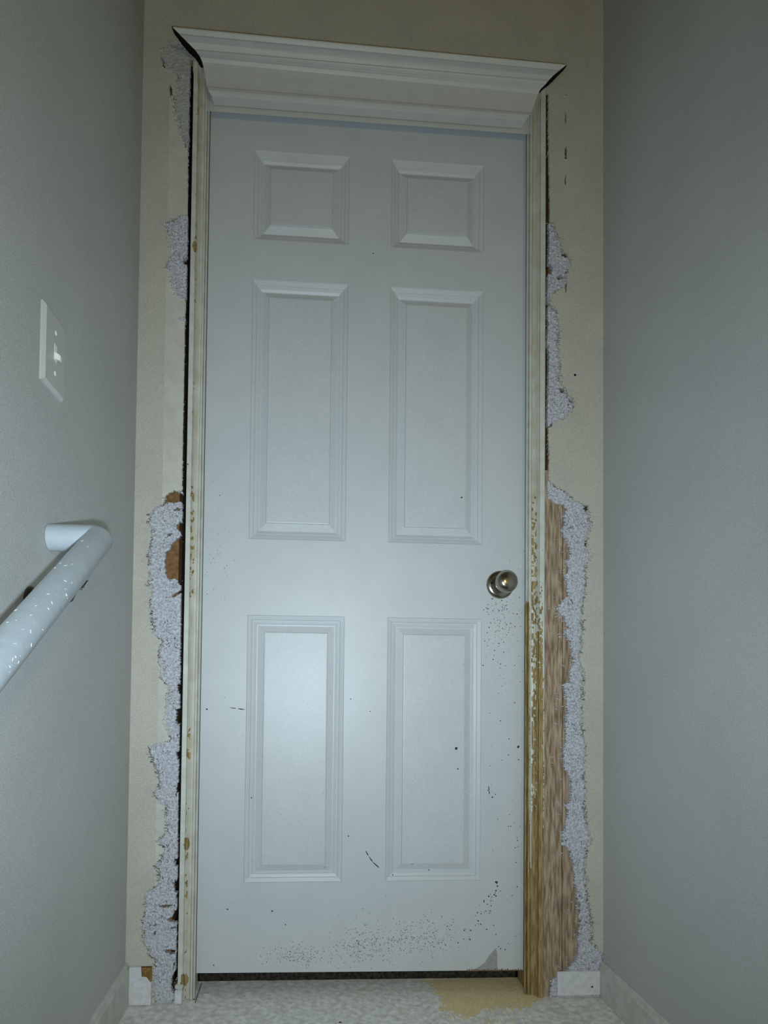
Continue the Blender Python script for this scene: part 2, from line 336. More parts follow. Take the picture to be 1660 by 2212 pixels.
def strip(side, x0, x1, z0, z1, parent):
    nx = int(round((x1 - x0) / STEP)); nz = int(round((z1 - z0) / STEP))
    xs = np.linspace(x0, x1, nx + 1); zs = np.linspace(z0, z1, nz + 1)
    X, Z = np.meshgrid(xs, zs)
    # shift inner vertices so cell edges are not a visible staircase
    jx = (vnoise(X * 900, Z * 900, 1) - .5) * STEP * 0.9; jz = (vnoise(X * 900, Z * 900, 2) - .5) * STEP * 0.9
    jx[:, 0] = jx[:, -1] = 0; jz[0] = jz[-1] = 0
    Xc = (X[:-1, :-1] + X[1:, 1:]) / 2; Zc = (Z[:-1, :-1] + Z[1:, 1:]) / 2
    px, py = proj(np.stack([Xc, np.full_like(Xc, WALL), Zc], -1))
    n1 = (fbm(Xc * 170, Zc * 170, 11) - .47) * 16; n2 = (fbm(Xc * 420, Zc * 420, 15, 3) - .44) * 15
    nf = (fbm(Xc * 60, Zc * 480, 18, 3) - .44) * 20
    lay = np.ones(Xc.shape, int)            # 1 paint, 2 gypsum, 3 open to the boards, 0 gap
    if side == 'L':
        tear = curve(L_TEAR, py); e = curve(L_EDGE, py)
        lay[(px > tear + n1 * .5 + n2 + nf * .7)] = 2
        for h in L_HOLES: lay[in_poly(px + n2 * .5, py + n1 * .3, h)] = 3
        lay[px > e + (n2 * .22)] = 0
        # frayed nicks at the free edge
        fr = fbm(Xc * 260, Zc * 90, 40)
        lay[(px > e - 6) & (py > 1500) & (fr > .66)] = 3
    else:
        tear = curve(R_TEAR, py); e = curve(R_EDGE, py); wd = curve(R_WOOD, py)
        lay[px < tear - n1 * .5 - n2 - nf * .7] = 2
        for h in R_HOLES: lay[in_poly(px + n2 * .4, py + n1 * .3, h)] = 3
        for h in R_SLITS: lay[in_poly(px + n2 * .1, py, h)] = 3
        lay[px < wd + n2 * .8 + nf * .75] = 3
        lay[px < e + (n2 * .22)] = np.where(py < 1074, 0, 3)[px < e + (n2 * .22)]
        lay[(py > 2110) & (px < 1189)] = 3
    # dirt and edge shade in creases and along torn rim, painted as dark cells
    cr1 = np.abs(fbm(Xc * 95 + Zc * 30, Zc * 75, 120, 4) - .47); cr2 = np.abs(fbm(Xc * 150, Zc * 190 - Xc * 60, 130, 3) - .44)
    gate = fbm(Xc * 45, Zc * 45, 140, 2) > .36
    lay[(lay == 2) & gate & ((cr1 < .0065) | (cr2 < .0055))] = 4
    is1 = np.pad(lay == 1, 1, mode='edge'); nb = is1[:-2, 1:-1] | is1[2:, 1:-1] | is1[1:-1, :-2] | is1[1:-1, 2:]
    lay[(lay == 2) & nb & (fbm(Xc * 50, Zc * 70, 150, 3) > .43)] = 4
    zt_ = 2.118 if side == 'L' else 2.10
    lay[(Zc > zt_) & (lay != 2)] = 1
    if side == 'R': lay[Zc > zt_] = 1
    nzv, nxv = X.shape
    def emit(name, sel, depth_f, thick, mats, mi=None):
        """faces of the chosen cells, with side walls down to `thick` where they end"""
        if not sel.any(): return None
        D = depth_f(X, Z)
        top = np.stack([X + jx, WALL + D, Z + jz], -1).reshape(-1, 3)
        idx = np.arange(nxv * nzv).reshape(nzv, nxv); off = nxv * nzv
        bot = np.stack([X + jx, np.maximum(WALL + D + 0.0006, np.full_like(X, WALL + thick)), Z + jz], -1).reshape(-1, 3)
        r, c = np.nonzero(sel)
        A = idx[r, c]; B = idx[r, c + 1]; C = idx[r + 1, c + 1]; E_ = idx[r + 1, c]
        Q = [np.stack([A, B, C, E_], -1)]; Mi = [np.zeros(len(r), int) if mi is None else mi[r, c]]
        pad = np.pad(sel, 1)
        for dr, dc, (p, q) in ((-1, 0, (A, B)), (0, 1, (B, C)), (1, 0, (C, E_)), (0, -1, (E_, A))):
            edge = ~pad[r + 1 + dr, c + 1 + dc]
            Q.append(np.stack([p[edge], p[edge] + off, q[edge] + off, q[edge]], -1)); Mi.append(Mi[0][edge])
        Q = np.concatenate(Q); Mi = np.concatenate(Mi); V = np.concatenate([top, bot])
        used = np.unique(Q); re = np.full(len(V), -1); re[used] = np.arange(len(used))
        return mesh(name, V[used].tolist(), re[Q].tolist(), mats, parent, midx=Mi)
    # paint: lifts a little along the torn edge
    pv = np.pad((lay == 1).astype(float), 1, mode='edge')
    cnt = (pv[:-1, :-1] + pv[1:, :-1] + pv[:-1, 1:] + pv[1:, 1:]) / 4
    curl = np.where(cnt < 0.99, 1.0, 0.0)
    lift = curl * vnoise(X * 300, Z * 300, 7) * 0.0022
    if side == 'L': zone = (Xc > -0.4655) & (Zc < 2.05)
    else: zone = np.zeros(Xc.shape, bool)
    emit('painted_skin', lay == 1, lambda a, b: -lift, 0.004, [M_BACK, M_STRIP], zone.astype(int))
    rough = lambda a, b: (0.0020 - 0.0028 * np.abs(fbm(a * 160 + b * 60, b * 110 - a * 60, 60) - .47) * 2 - 0.0022 * (fbm(a * 90, b * 330, 66) - .47)
                          + 0.0012 * (fbm(a * 500, b * 500, 70, 2) - .36))
    mi = np.zeros(Xc.shape, int)
    if side == 'L': mi[py < 345] = 1
    emit('torn_gypsum', lay == 2, rough, 0.013, [M_PLASTER, M_PLASTER_GREY], mi)
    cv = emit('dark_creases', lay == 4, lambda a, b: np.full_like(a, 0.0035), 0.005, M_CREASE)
    if cv: cv['kind'] = 'stuff'
    return X, Z, lay

wb = box('wall_back', XL, XR, WALL, WALL + 0.10, 2.225, ZC, M_BACK)
tag(wb, 'beige drywall around the door, torn to gypsum where old casing came off', 'wall', 'structure')
strip('L', XL, -0.4150, -0.02, 2.225, wb)
strip('R', 0.4050, XR, -0.028, 2.225, wb)
# wall body between the strips, above the head of the door (behind the crown)
box('header_drywall', -0.4150, 0.4050, WALL, WALL + 0.02, 2.09, 2.225, M_BACK, wb)
# boards behind the torn drywall
box('backing_board', XL, -0.4295, WALL + 0.012, WALL + 0.05, -0.05, 2.12, M_BROWN, wb)
sx = onY(1215.5, 1500, WALL + 0.006)[0]
b1 = box('bare_stud', 0.4085, sx - 0.0014, WALL + 0.004, WALL + 0.05, -0.03, 1.20, M_STUD, wb, 0.0006)
b2 = box('bare_stud', sx + 0.0014, 0.50, WALL + 0.007, WALL + 0.05, -0.03, 1.20, M_STUD, wb, 0.0006)
box('backing_board', 0.4235, 0.50, WALL + 0.013, WALL + 0.05, 1.20, 2.12, M_BROWN, wb)
box('cavity_shade_sheet', -0.60, 0.60, 0.16, 0.18, -0.05, 2.3, M_DARK, wb)  # added black sheet: paints the deep shade seen through the wall gaps
# plastic screw anchor left in the wall by the door
ac = onY(1243, 810, WALL - 0.001)
lathe('screw_anchor', [(0.0052, 0.0), (0.0052, 0.0016), (0.0034, 0.0018), (0.0030, 0.0006)], (ac[0], WALL + 0.0003, ac[2]), (0, -1, 0), M_BASE, wb, 20)
lathe('anchor_hole', [(0.0028, 0.0), (0.0028, 0.0009)], (ac[0], WALL, ac[2]), (0, -1, 0), M_DARK, wb, 16)

# loose paper fibres along the tears
def fibres(name, tab, sgn, n, ylo, yhi):
    V = []; Fc = []
    for k in range(n):
        y = random.uniform(ylo, yhi); x = float(curve(tab, y))
        if (sgn > 0 and x > 400) or (sgn < 0 and x < 1190): continue
        x += random.uniform(-8, 14) * sgn * -1 if random.random() < .5 else random.uniform(-6, 30) * sgn
        p = onY(x, y, WALL - 0.0008)
        L_ = random.uniform(.004, .013); a = random.uniform(-.7, .7) + (math.pi if sgn > 0 else 0)
        d = np.array([math.cos(a), 0, math.sin(a)]); nrm = np.array([-d[2], 0, d[0]]); wd = random.uniform(.0003, .0009)
        base = len(V); bend = random.uniform(-.003, .003); out = random.uniform(.0005, .003)
        for t in (0, .5, 1):
            c = p + d * L_ * t + nrm * bend * t * t + np.array([0, -out * t, 0])
            ww = wd * (1 - .8 * t)
            V += [c + nrm * ww, c - nrm * ww, c + np.array([0, ww, 0]) * .8]
        for q in (0, 3):
            for i in range(3):
                j = (i + 1) % 3; Fc.append((base + q + i, base + q + j, base + q + 3 + j, base + q + 3 + i))
    o = mesh(name, V, Fc, M_PLASTER, wb); o['kind'] = 'stuff'; return o
fibres('paper_fibres', L_TEAR, 1, 340, 1090, 2060)
fibres('paper_fibres', R_TEAR, -1, 120, 480, 920)
fibres('paper_fibres', R_TEAR, -1, 260, 1050, 2040)
fibres('paper_fibres', [(y, x) for y, x in R_WOOD], -1, 260, 1090, 2100)

# ------------------------------------------------------------------ casing legs
def px_profile(pts, yref, sub=0.0016):
    P = [onY(x, yref, Y)[:2].tolist() if not isinstance(x, str) else [float(x), Y] for x, Y in pts]
    out = []
    for a, b in zip(P[:-1], P[1:]):
        n = max(1, int(math.hypot(b[0] - a[0], b[1] - a[1]) / sub))
        for k in range(n): out.append((a[0] + (b[0] - a[0]) * k / n, a[1] + (b[1] - a[1]) * k / n))
    out.append(tuple(P[-1])); return out
def leg(name, prof, zb, zt, wear_f, dz=0.002):
    n = len(prof); rows = int((zt - zb) / dz) + 1
    zs = np.linspace(0, 1, rows)
    X = np.tile([p[0] for p in prof], (rows, 1)); Y = np.tile([p[1] for p in prof], (rows, 1))
    Z = np.array([[zb(p) if callable(zb) else zb for p in prof]]) * (1 - zs)[:, None] + zt * zs[:, None] if not callable(zb) else None
    P = np.stack([X, Y, Z], -1)
    wr_ = wear_f(P)
    # bare, rotten stretches are uneven
    P[..., 1] += np.where(wr_ > .5, 0.0012 + 0.0014 * (fbm(P[..., 0] * 500, P[..., 2] * 60, 80) - .47), 0) * (P[..., 1] < -0.004)
    idx = np.arange(rows * n).reshape(rows, n)
    Q = np.stack([idx[:-1, :-1], idx[:-1, 1:], idx[1:, 1:], idx[1:, :-1]], -1).reshape(-1, 4).tolist()
    Q += np.stack([idx[:-1, -1], idx[:-1, 0], idx[1:, 0], idx[1:, -1]], -1).tolist()
    Q += [idx[0, ::-1].tolist(), idx[-1].tolist()]
    o = mesh(name, P.reshape(-1, 3).tolist(), Q, M_TRIM, None, attr=wr_.reshape(-1))
    return o
profL = px_profile([('-0.4172', -0.012), (403.5, WALL - .0005), (404.5, WALL - .002), (413.5, WALL - .002), (415, WALL + .001), (416, WALL + .006), (420, WALL + .0105), (425, WALL + .0135), (429, WALL + .0145),
                    (430, WALL + .0095), (432, WALL + .0080), (434.5, WALL + .0095), (435.5, WALL + .018), (437, WALL + .0145), (438.5, WALL + .0135), (440, WALL + .0150), (441, WALL + .022),
                    ('-0.3812', -0.003), ('-0.3830', 0.045), ('-0.4172', 0.045)], 1000)
profR = px_profile([('0.4110', -0.012), (1178, WALL - .0005), (1177, WALL - .002), (1167, WALL - .002), (1166, WALL + .003), (1164.5, WALL + .0005), (1163, WALL + .002), (1162, WALL + .006), (1158, WALL + .0105), (1153, WALL + .0135), (1150, WALL + .0145),
                    (1149, WALL + .0095), (1146.5, WALL + .0080), (1144, WALL + .0095), (1142.5, WALL + .018), (1140.5, WALL + .0145), (1139, WALL + .0135), (1137.5, WALL + .0150), (1136.5, WALL + .022),
                    ('0.3812', -0.003), ('0.3830', 0.045), ('0.4110', 0.045)], 1000)
def blob(px, py, cx, cy, rx, ry): return ((px - cx) / rx) ** 2 + ((py - cy) / ry) ** 2 < 1
def wearL(P):
    px, py = proj(P); n = fbm(P[..., 0] * 300, P[..., 2] * 90, 91); n2 = (n - .47) * 10
    w_ = np.zeros(px.shape)
    # olive-tinted bands, and lost paint along the groove behind the outer edge
    s = fbm(P[..., 0] * 250, P[..., 2] * 130, 95)
    gy = 414 + (1000 - py) * 0.0135
    w_ = np.where((px > gy + 1) & (px < gy + 15), .452 + .05 * fbm(P[..., 0] * 60, P[..., 2] * 25, 97), w_)
    w_ = np.where((px > gy + 27) & (px < gy + 34), .47, w_)
    gx = 414 + (1000 - py) * 0.0135
    w_ = np.maximum(w_, ((np.abs(px - gx - 3) < 4) & (py > 1040) & (py < 1290) & (s > .56)) * .9)
    w_ = np.maximum(w_, ((np.abs(px - gx - 1) < 3) & (py > 1560) & (s > .60)) * .8)
    w_ = np.maximum(w_, ((np.abs(px - gx - 2) < 3.2) & (py < 900) & (s > .66)) * .55)
    for c in ((408, 1632, 4, 7), (403, 1824, 6, 15), (421, 532, 4, 12), (399, 2117, 8, 13), (395, 2126, 5, 12)):
        w_ = np.maximum(w_, blob(px + n2 * .4, py + n2, *c) * 1.0)
    return w_
def wearR(P):
    px, py = proj(P); n = fbm(P[..., 0] * 300, P[..., 2] * 60, 101); s = fbm(P[..., 0] * 420, P[..., 2] * 150, 105); j = (n - .47) * 26
    w_ = np.zeros(px.shape); yy = py + j
    w_ = np.where((px > 1149) & (px < 1162), .452 + .05 * fbm(P[..., 0] * 60, P[..., 2] * 25, 97), w_)  # cove and inner edge tinted part-way to the bare-wood colour
    w_ = np.where(px < 1138, .47, w_)
    inner = (px < 1146.2)
    w_ = np.maximum(w_, (inner & (yy > 1300 + np.maximum(0, 1137 - px) * 4)) * 1.0)
    line = (px >= 1145.2) & (px < 1148.6) & (yy < 1850) & (s < .60)
    w_[line] = 0
    cove = (px >= 1148.6) & (px < 1160)
    thr = np.interp(py, [1040, 1075, 1120, 1300, 1500, 1750, 1830], [2.0, .68, .58, .52, .47, .36, .0])
    w_ = np.maximum(w_, (cove & (s > thr)) * 1.0)
    flat = (px >= 1160) & (px < 1174)
    thr2 = np.interp(py, [1120, 1150, 1250, 1330, 1420, 1500, 1750, 1830], [2.0, .78, .66, .50, .25, .22, .2, .0])
    w_ = np.maximum(w_, (flat & (s > thr2)) * 1.0)
    edge = (px >= 1174)
    thr3 = np.interp(py, [1300, 1500, 1750, 1850, 1900], [.80, .62, .52, .30, .0])
    w_ = np.maximum(w_, (edge & (s > thr3)) * 1.0)
    w_ = np.maximum(w_, ((yy > 1880) & (s > np.interp(py, [1880, 1960, 2200], [.25, .12, .1]))) * 1.0)
    return w_
tl = leg('trim_1', profL, -0.008, 2.14, wearL)
tag(tl, 'white casing with rust-coloured chips, a black gap parting it from torn wall', 'door casing', 'structure')
tr = leg('trim_2', profR, -0.016, 2.14, wearR)
tag(tr, 'white casing beside the knob, lower half stripped to rotten brown wood', 'door casing', 'structure')
fk4 = Flecks()
for (x, y) in ((414, 640), (413, 665), (412, 721), (410, 808), (408, 888), (407, 940), (414, 1018), (404, 1180), (403, 1262), (401, 1330), (399, 1560), (397, 1745), (394, 1880), (391, 2020)):
    fk4.fleck(x, y, 1.5, 1.7, 0, WALL - .0030 if x < 1000 else WALL + .004)
nl = mesh('nail_specks', fk4.V, fk4.F, M_DIRT, tl); nl['kind'] = 'stuff'
# broken lower block on the left casing
pb = onY(386, 2150, WALL - .006)
box('bottom_block', pb[0] - 0.0085, pb[0] + 0.0065, WALL - 0.0065, WALL + 0.005, floor_z(-.41), 0.020, M_BASEW, tl, 0.0015)
box('filler_block', pb[0] - 0.0085, pb[0] + 0.0085, WALL - 0.0045, WALL + 0.005, 0.0215, 0.031, M_BASE, tl, 0.0015)
# head jamb behind the crown
hd = mesh('head_jamb', [(-.40, -0.030, 2.012), (.40, -0.030, 2.012), (.40, -.030, 2.13), (-.40, -.030, 2.13), (-.40, .05, 2.050), (.40, .05, 2.050), (.40, .05, 2.13), (-.40, .05, 2.13),
                        (-.40, -.004, 2.050), (.40, -.004, 2.050)],
          [(0, 1, 2, 3), (3, 2, 6, 7), (0, 8, 9, 1), (8, 4, 5, 9), (4, 7, 6, 5), (0, 3, 7, 4, 8), (1, 9, 5, 6, 2)], M_CROWN)

# ------------------------------------------------------------------ crown over the door
PL = [(373, 58), (374.5, 60.5), (387, 72.5), (389, 75), (404, 90), (420, 106), (423, 109.5), (426, 113.5), (430, 119), (433, 124), (437, 134), (440, 145), (443, 160), (445, 175), (447, 186), (448, 188), (450, 194), (452, 199), (458, 208)]
PR = [(1225, 140), (1223, 141.5), (1208, 151.5), (1206, 154), (1195, 164), (1186.5, 173), (1184.5, 175.5), (1180, 181), (1174, 187), (1168, 193), (1163, 203), (1159, 213), (1155, 224), (1151, 237), (1148, 243), (1147, 245), (1145, 249), (1141, 254), (1136, 261)]
PP = [.070, .0695, .064, .060, .047, .040, .0415, .038, .0325, .027, .022, .020, .018, .0155, .0145, .016, .0165, .015, .008]
V = []
for (a, b, p) in zip(PL, PR, PP):
    V.append(onY(a[0], a[1], WALL - p)); V.append(onY(b[0], b[1], WALL - p))
n = len(PP)
i0 = len(V); V += [np.array([V[-2][0] + .002, WALL + .012, V[-2][2] - .001]), np.array([V[-1][0] - .002, WALL + .012, V[-1][2] - .001])]
i1 = len(V); V += [np.array([V[0][0] + .068, WALL + .012, V[0][2] + .002]), np.array([V[1][0] - .066, WALL + .012, V[1][2] + .002])]
Fq = [(2 * k, 2 * k + 2, 2 * k + 3, 2 * k + 1) for k in range(n - 1)]
Fq += [(2 * n - 2, i0, i0 + 1, 2 * n - 1), (i0, i1, i1 + 1, i0 + 1), (i1, 0, 1, i1 + 1)]
Fq += [tuple([2 * k for k in range(n)] + [i0, i1])[::-1], tuple([2 * k + 1 for k in range(n)] + [i0 + 1, i1 + 1])]
bm = bmesh.new(); me = bpy.data.meshes.new('t'); me.from_pydata([tuple(v) for v in V], [], Fq); bm.from_mesh(me); bpy.data.meshes.remove(me)
cr = from_bm('trim_3', bm, M_CROWN)
tag(cr, 'white crown moulding with mitred ends set over the head of the door', 'crown moulding', 'structure')
hd.parent = cr
# added black wedges that paint the shade line beside the open mitres
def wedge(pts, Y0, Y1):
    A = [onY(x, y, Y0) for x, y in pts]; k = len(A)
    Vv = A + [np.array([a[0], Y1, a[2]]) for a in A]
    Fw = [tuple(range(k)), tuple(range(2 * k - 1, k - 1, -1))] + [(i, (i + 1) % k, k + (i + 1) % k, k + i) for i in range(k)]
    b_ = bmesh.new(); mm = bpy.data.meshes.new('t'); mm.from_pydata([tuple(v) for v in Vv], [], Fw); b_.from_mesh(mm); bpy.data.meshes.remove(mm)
    return from_bm('mitre_shade_wedge', b_, M_DARK, cr)
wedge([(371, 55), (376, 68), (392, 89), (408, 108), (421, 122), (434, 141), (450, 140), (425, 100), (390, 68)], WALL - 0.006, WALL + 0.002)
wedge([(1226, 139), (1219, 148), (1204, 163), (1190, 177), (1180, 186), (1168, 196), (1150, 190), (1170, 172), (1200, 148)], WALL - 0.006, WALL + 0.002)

# ------------------------------------------------------------------ the door
dr = empty('door_1', (0, 0.018, 0.0))
tag(dr, 'white six-panel interior door, shut, its bottom edge mouldy and peeling', 'door', 'structure')
DB = lambda X: 0.0335 - 0.0085 * (X + .381) / .762
a_, b_ = 0.2765, 0.0506
xs = [-.380, -a_, -b_, b_, a_, .380]
zs = [0.03, .2354, .8519, 1.0294, 1.6430, 1.7390, 1.9531, 2.066]
V = []; Q = []
for j, z in enumerate(zs):
    for x in xs: V.append((x, 0.0, z if j else DB(x)))
nx = len(xs)
for j in range(len(zs) - 1):
    for i in range(nx - 1):
        if i in (1, 3) and j in (1, 3, 5): continue
        k = j * nx + i; Q.append((k, k + 1, k + nx + 1, k + nx))
n0 = len(V)
for (x, z) in ((-.380, DB(-.38)), (.380, DB(.38)), (.380, 2.066), (-.380, 2.066)): V.append((x, 0.035, z))
c0, c1, c2, c3 = 0, nx - 1, len(zs) * nx - 1, (len(zs) - 1) * nx
Q.append((n0 + 1, n0, n0 + 3, n0 + 2))
Q.append(tuple([n0, n0 + 1] + [c1 - i for i in range(nx)]))
Q.append(tuple([n0 + 3] + [c3 + i for i in range(nx)] + [n0 + 2]))
Q.append(tuple([n0] + [nx * j for j in range(len(zs))] + [n0 + 3]))
Q.append(tuple([n0 + 1, n0 + 2] + [nx - 1 + nx * j for j in range(len(zs) - 1, -1, -1)]))
slab = mesh('door_slab', V, Q, M_DOOR, dr); slab.location = (0, -0.018, 0)
STEPS = [(0, 0), (.0012, .0024), (.0095, .0056), (.0105, .0080), (.0165, .0100), (.0215, .0134), (.0235, .0136), (.0385, .0062), (.0395, .0026), (.0415, .0022)]
for (x0, x1) in ((-a_, -b_), (b_, a_)):
    for (z0, z1) in ((.2354, .8519), (1.0294, 1.6430), (1.7390, 1.9531)):
        V = []; Q = []
        for (o, d) in STEPS:
            V += [(x0 + o, d, z0 + o), (x1 - o, d, z0 + o), (x1 - o, d, z1 - o), (x0 + o, d, z1 - o)]
        for k in range(len(STEPS) - 1):
            for i in range(4):
                j = (i + 1) % 4; Q.append((4 * k + i, 4 * k + j, 4 * k + 4 + j, 4 * k + 4 + i))
        k = 4 * (len(STEPS) - 1); Q.append((k, k + 1, k + 2, k + 3))
        p = mesh('panel', V, Q, M_DOOR, dr); p.location = (0, -0.018, 0)
# knob
kx, kz = 0.3205, 0.9345
knob = lathe('door_knob', [(0.011, 0.006), (0.011, 0.020), (0.014, 0.026), (0.020, 0.031), (0.0245, 0.039), (0.0258, 0.047), (0.0245, 0.054), (0.0205, 0.060), (0.014, 0.0635), (0.006, 0.0645)],
             (kx, 0, kz), (0, -1, 0), M_NICKEL, dr, 48)
knob.location = (0, -0.018, 0); knob['label'] = 'round satin nickel knob'
ro = lathe('rosette', [(0.0335, 0.0), (0.0335, 0.002), (0.032, 0.0045), (0.029, 0.0065), (0.024, 0.0075), (0.010, 0.008)], (kx, 0, kz), (0, -1, 0), M_NICKEL, knob, 48)
hp = onY(1063, 1259, -0.008)
pn = lathe('release_hole', [(0.0030, 0.0), (0.0030, 0.0085), (0.0026, 0.0088)], (hp[0], 0, hp[2]), (0, -1, 0), M_DARK, knob, 16)

# dirt, scratches and mould on the slab
def face_Y(x, y):
    """depth of the moulded face under a pixel, so a fleck lies on the surface"""
    c = onY(x, y, 0); ax = abs(c[0])
    if b_ < ax < a_:
        for (z0, z1) in ((.2354, .8519), (1.0294, 1.6430), (1.7390, 1.9531)):
            if z0 < c[2] < z1:
                d = min(ax - b_, a_ - ax, c[2] - z0, z1 - c[2])
                return float(np.interp(d, [s[0] for s in STEPS], [s[1] for s in STEPS]))
    return 0.0
fk = Flecks()
def dot(x, y, r, r2=None, ang=0): fk.fleck(x, y, r, r2, ang, face_Y(x, y) - .0005)
fk.stroke([(497, 1529), (512, 1530.5), (530, 1533)], 1.0)
fk.stroke([(790, 1838), (797, 1850), (806, 1862), (819, 1874)], 1.3)
for (x, y, r) in ((807, 548, 1.6), (998, 1074, 2.2), (987, 1617, 4), (990, 1661, 2), (1073, 1906, 3.2), (1120, 1613, 3), (1055, 1707, 1.6), (758, 1510, 1.5), (1075, 1914, 2), (892, 1867, 2), (753, 1806, 1.5),
                  (850, 1892, 1.4), (929, 1883, 1.4), (1027, 474, 1.2), (475, 1070, 1.2), (447, 1532, 2.2), (588, 1968, 2.2), (492, 1964, 1.8), (617, 1997, 1.4), (462, 2085, 1.5), (800, 1537, 1.3), (702, 1876, 1.3), (543, 1725, 1.5)):
    dot(x, y, r)
fk.stroke([(1056, 1698), (1057, 1708), (1058, 1717)], 1.2); dot(1064, 1722, 2); dot(1071, 1716, 1.5)
for k in range(110):                         # spatter around and under the knob
    x = random.gauss(1085, 26); y = 1290 + abs(random.gauss(0, 75))
    if 1040 < x < 1127: dot(x, y, random.uniform(.5, 1.5))
for k in range(50):
    x = random.uniform(1050, 1128); y = random.uniform(1450, 2060); dot(x, y, random.uniform(.5, 1.6))
for k in range(34):                          # diagonal run of specks at the lower corner
    t = random.random(); dot(1000 + 85 * t + random.gauss(0, 9), 2030 - 120 * t + random.gauss(0, 10), random.uniform(.8, 2.0))
for (cx, cy, sx_, sy_, nn) in ((655, 2064, 22, 10, 36), (590, 2064, 22, 8, 12), (780, 2044, 26, 18, 60), (880, 2030, 26, 16, 70), (938, 2038, 16, 12, 44), (920, 1998, 25, 12, 10), (975, 2005, 5, 22, 22)):
    for k in range(nn): dot(random.gauss(cx, sx_), min(2092, random.gauss(cy, sy_)), random.uniform(.3, 1.2))
for k in range(90): dot(random.uniform(445, 1125), random.uniform(1100, 2090), random.uniform(.3, .8))
ds = mesh('dirt_specks', fk.V, fk.F, M_DIRT, dr); ds.location = (0, -0.018, 0); ds['kind'] = 'stuff'
fk2 = Flecks()
for (cx, cy, sx_, sy_, nn) in ((655, 2060, 40, 14, 170), (785, 2040, 36, 24, 260), (900, 2030, 45, 24, 240), (860, 1300, 60, 40, 0), (470, 1200, 18, 60, 50), (1090, 1330, 24, 60, 110)):
    for k in range(nn): fk2.fleck(random.gauss(cx, sx_), min(2092, random.gauss(cy, sy_)), random.uniform(.5, 1.5), None, 0, -.0003)
sm = mesh('grime_smudges', fk2.V, fk2.F, M_SMUDGE, dr); sm.location = (0, -0.018, 0); sm['kind'] = 'stuff'
# peeled paint at the bottom corner
pp_ = [onY(x, y, -0.0006) for x, y in [(1016, 2097), (1030, 2092), (1048, 2080), (1058, 2064), (1072, 2048), (1075, 2062), (1075, 2085), (1076, 2096)]]
V = [tuple(p) for p in pp_] + [(p[0], 0.001, p[2]) for p in pp_]; k = len(pp_)
pe = mesh('peeled_patch', V, [tuple(range(k))] + [(i, i + k, (i + 1) % k + k, (i + 1) % k) for i in range(k)], M_PEEL, dr); pe.location = (0, -0.018, 0)
pe['label'] = 'grey patch where the paint has peeled'
V = []; Fc = []
for k in range(26):                          # brown swollen fringe along the bottom edge
    x = 1010 + k * 4.6; c = onY(x, 2098 - .4 * math.sin(k), 0); h = random.uniform(.002, .006)
    b0 = len(V); V += [(c[0] - .0026, -.0015, DB(c[0]) - .001), (c[0] + .0026, -.0015, DB(c[0]) - .001), (c[0] + random.uniform(-.002, .002), -.002, DB(c[0]) + h), (c[0], .004, DB(c[0]) + .001)]
    Fc += [(b0, b0 + 1, b0 + 2), (b0 + 1, b0 + 3, b0 + 2), (b0 + 3, b0, b0 + 2), (b0, b0 + 3, b0 + 1)]
sf = mesh('swollen_edge', V, Fc, M_BROWN, dr); sf.location = (0, -0.018, 0)

# ------------------------------------------------------------------ baseboards
def board_side(name, X, sgn, H, T, y0, y1):
    pr = [(0, -1), (T, -1), (T, H - .014), (T - .002, H - .011), (T * .55, H - .003), (T * .35, H), (0, H)]
    V = []; 
    for y in (y0, y1):
        for (t, h) in pr:
            xx = X + sgn * t; V.append((xx, y, floor_z(xx) + .001 if h == -1 else h))
    k = len(pr); Q = [tuple(range(k)), tuple(range(2 * k - 1, k - 1, -1))] + [(i, (i + 1) % k, k + (i + 1) % k, k + i) for i in range(k)]
    b = bmesh.new(); mm = bpy.data.meshes.new('t'); mm.from_pydata(V, [], Q); b.from_mesh(mm); bpy.data.meshes.remove(mm)
    return from_bm(name, b, M_BASE)
tag(board_side('baseboard_left', XL, 1, 0.080, 0.0105, -0.36, WALL - .0003), 'painted baseboard along the foot of the handrail wall', 'baseboard', 'structure')
tag(board_side('baseboard_right', XR, -1, 0.062, 0.0085, -0.36, WALL - .0003), 'painted baseboard along the foot of the bare wall', 'baseboard', 'structure')
# short piece left on the back wall, its top corner chipped to brown
A = onY(281, 2100, WALL - .011)[0]; B = onY(327, 2100, WALL - .011)[0]
bl = from_bm('baseboard_back', box_bm(XL + .0108, B, WALL - .0105, WALL - .0002, floor_z(-.5) + .001, onY(300, 2090, WALL - .011)[2], .0008), M_BASEW)
tag(bl, 'short white baseboard stub with a brown chipped corner beside the torn wall', 'baseboard', 'structure')
ch = [(305, 2082), (306, 2110), (317, 2111), (325, 2122), (332, 2120), (332, 2082), (318, 2082)]
cp = [onY(x, y, WALL - .0108) for x, y in ch]; cp = [np.array([min(p[0], B + .0004), p[1], min(p[2], onY(300, 2090, WALL - .011)[2])]) for p in cp]
k = len(cp); V = [tuple(p) for p in cp] + [(p[0], WALL - .006, p[2]) for p in cp]
c_ = mesh('chipped_corner', V, [tuple(range(k))] + [(i, i + k, (i + 1) % k + k, (i + 1) % k) for i in range(k)], mat('rust_brown', (0.30, 0.15, 0.03), rough=.9, base2=(.16, .09, .03), vscale=150), bl)
c_['label'] = 'brown chipped corner'
zt = onY(1270, 2098, WALL - .004)[2]
br = from_bm('baseboard_back', box_bm(onY(1205, 2120, WALL - .004)[0], XR - .0088, WALL - .0045, WALL - .0002, floor_z(.5) + .006, zt, .0008), M_BASEW)
tag(br, 'low white baseboard stub smeared with plaster beside the bare stud', 'baseboard', 'structure')
fk3 = Flecks()
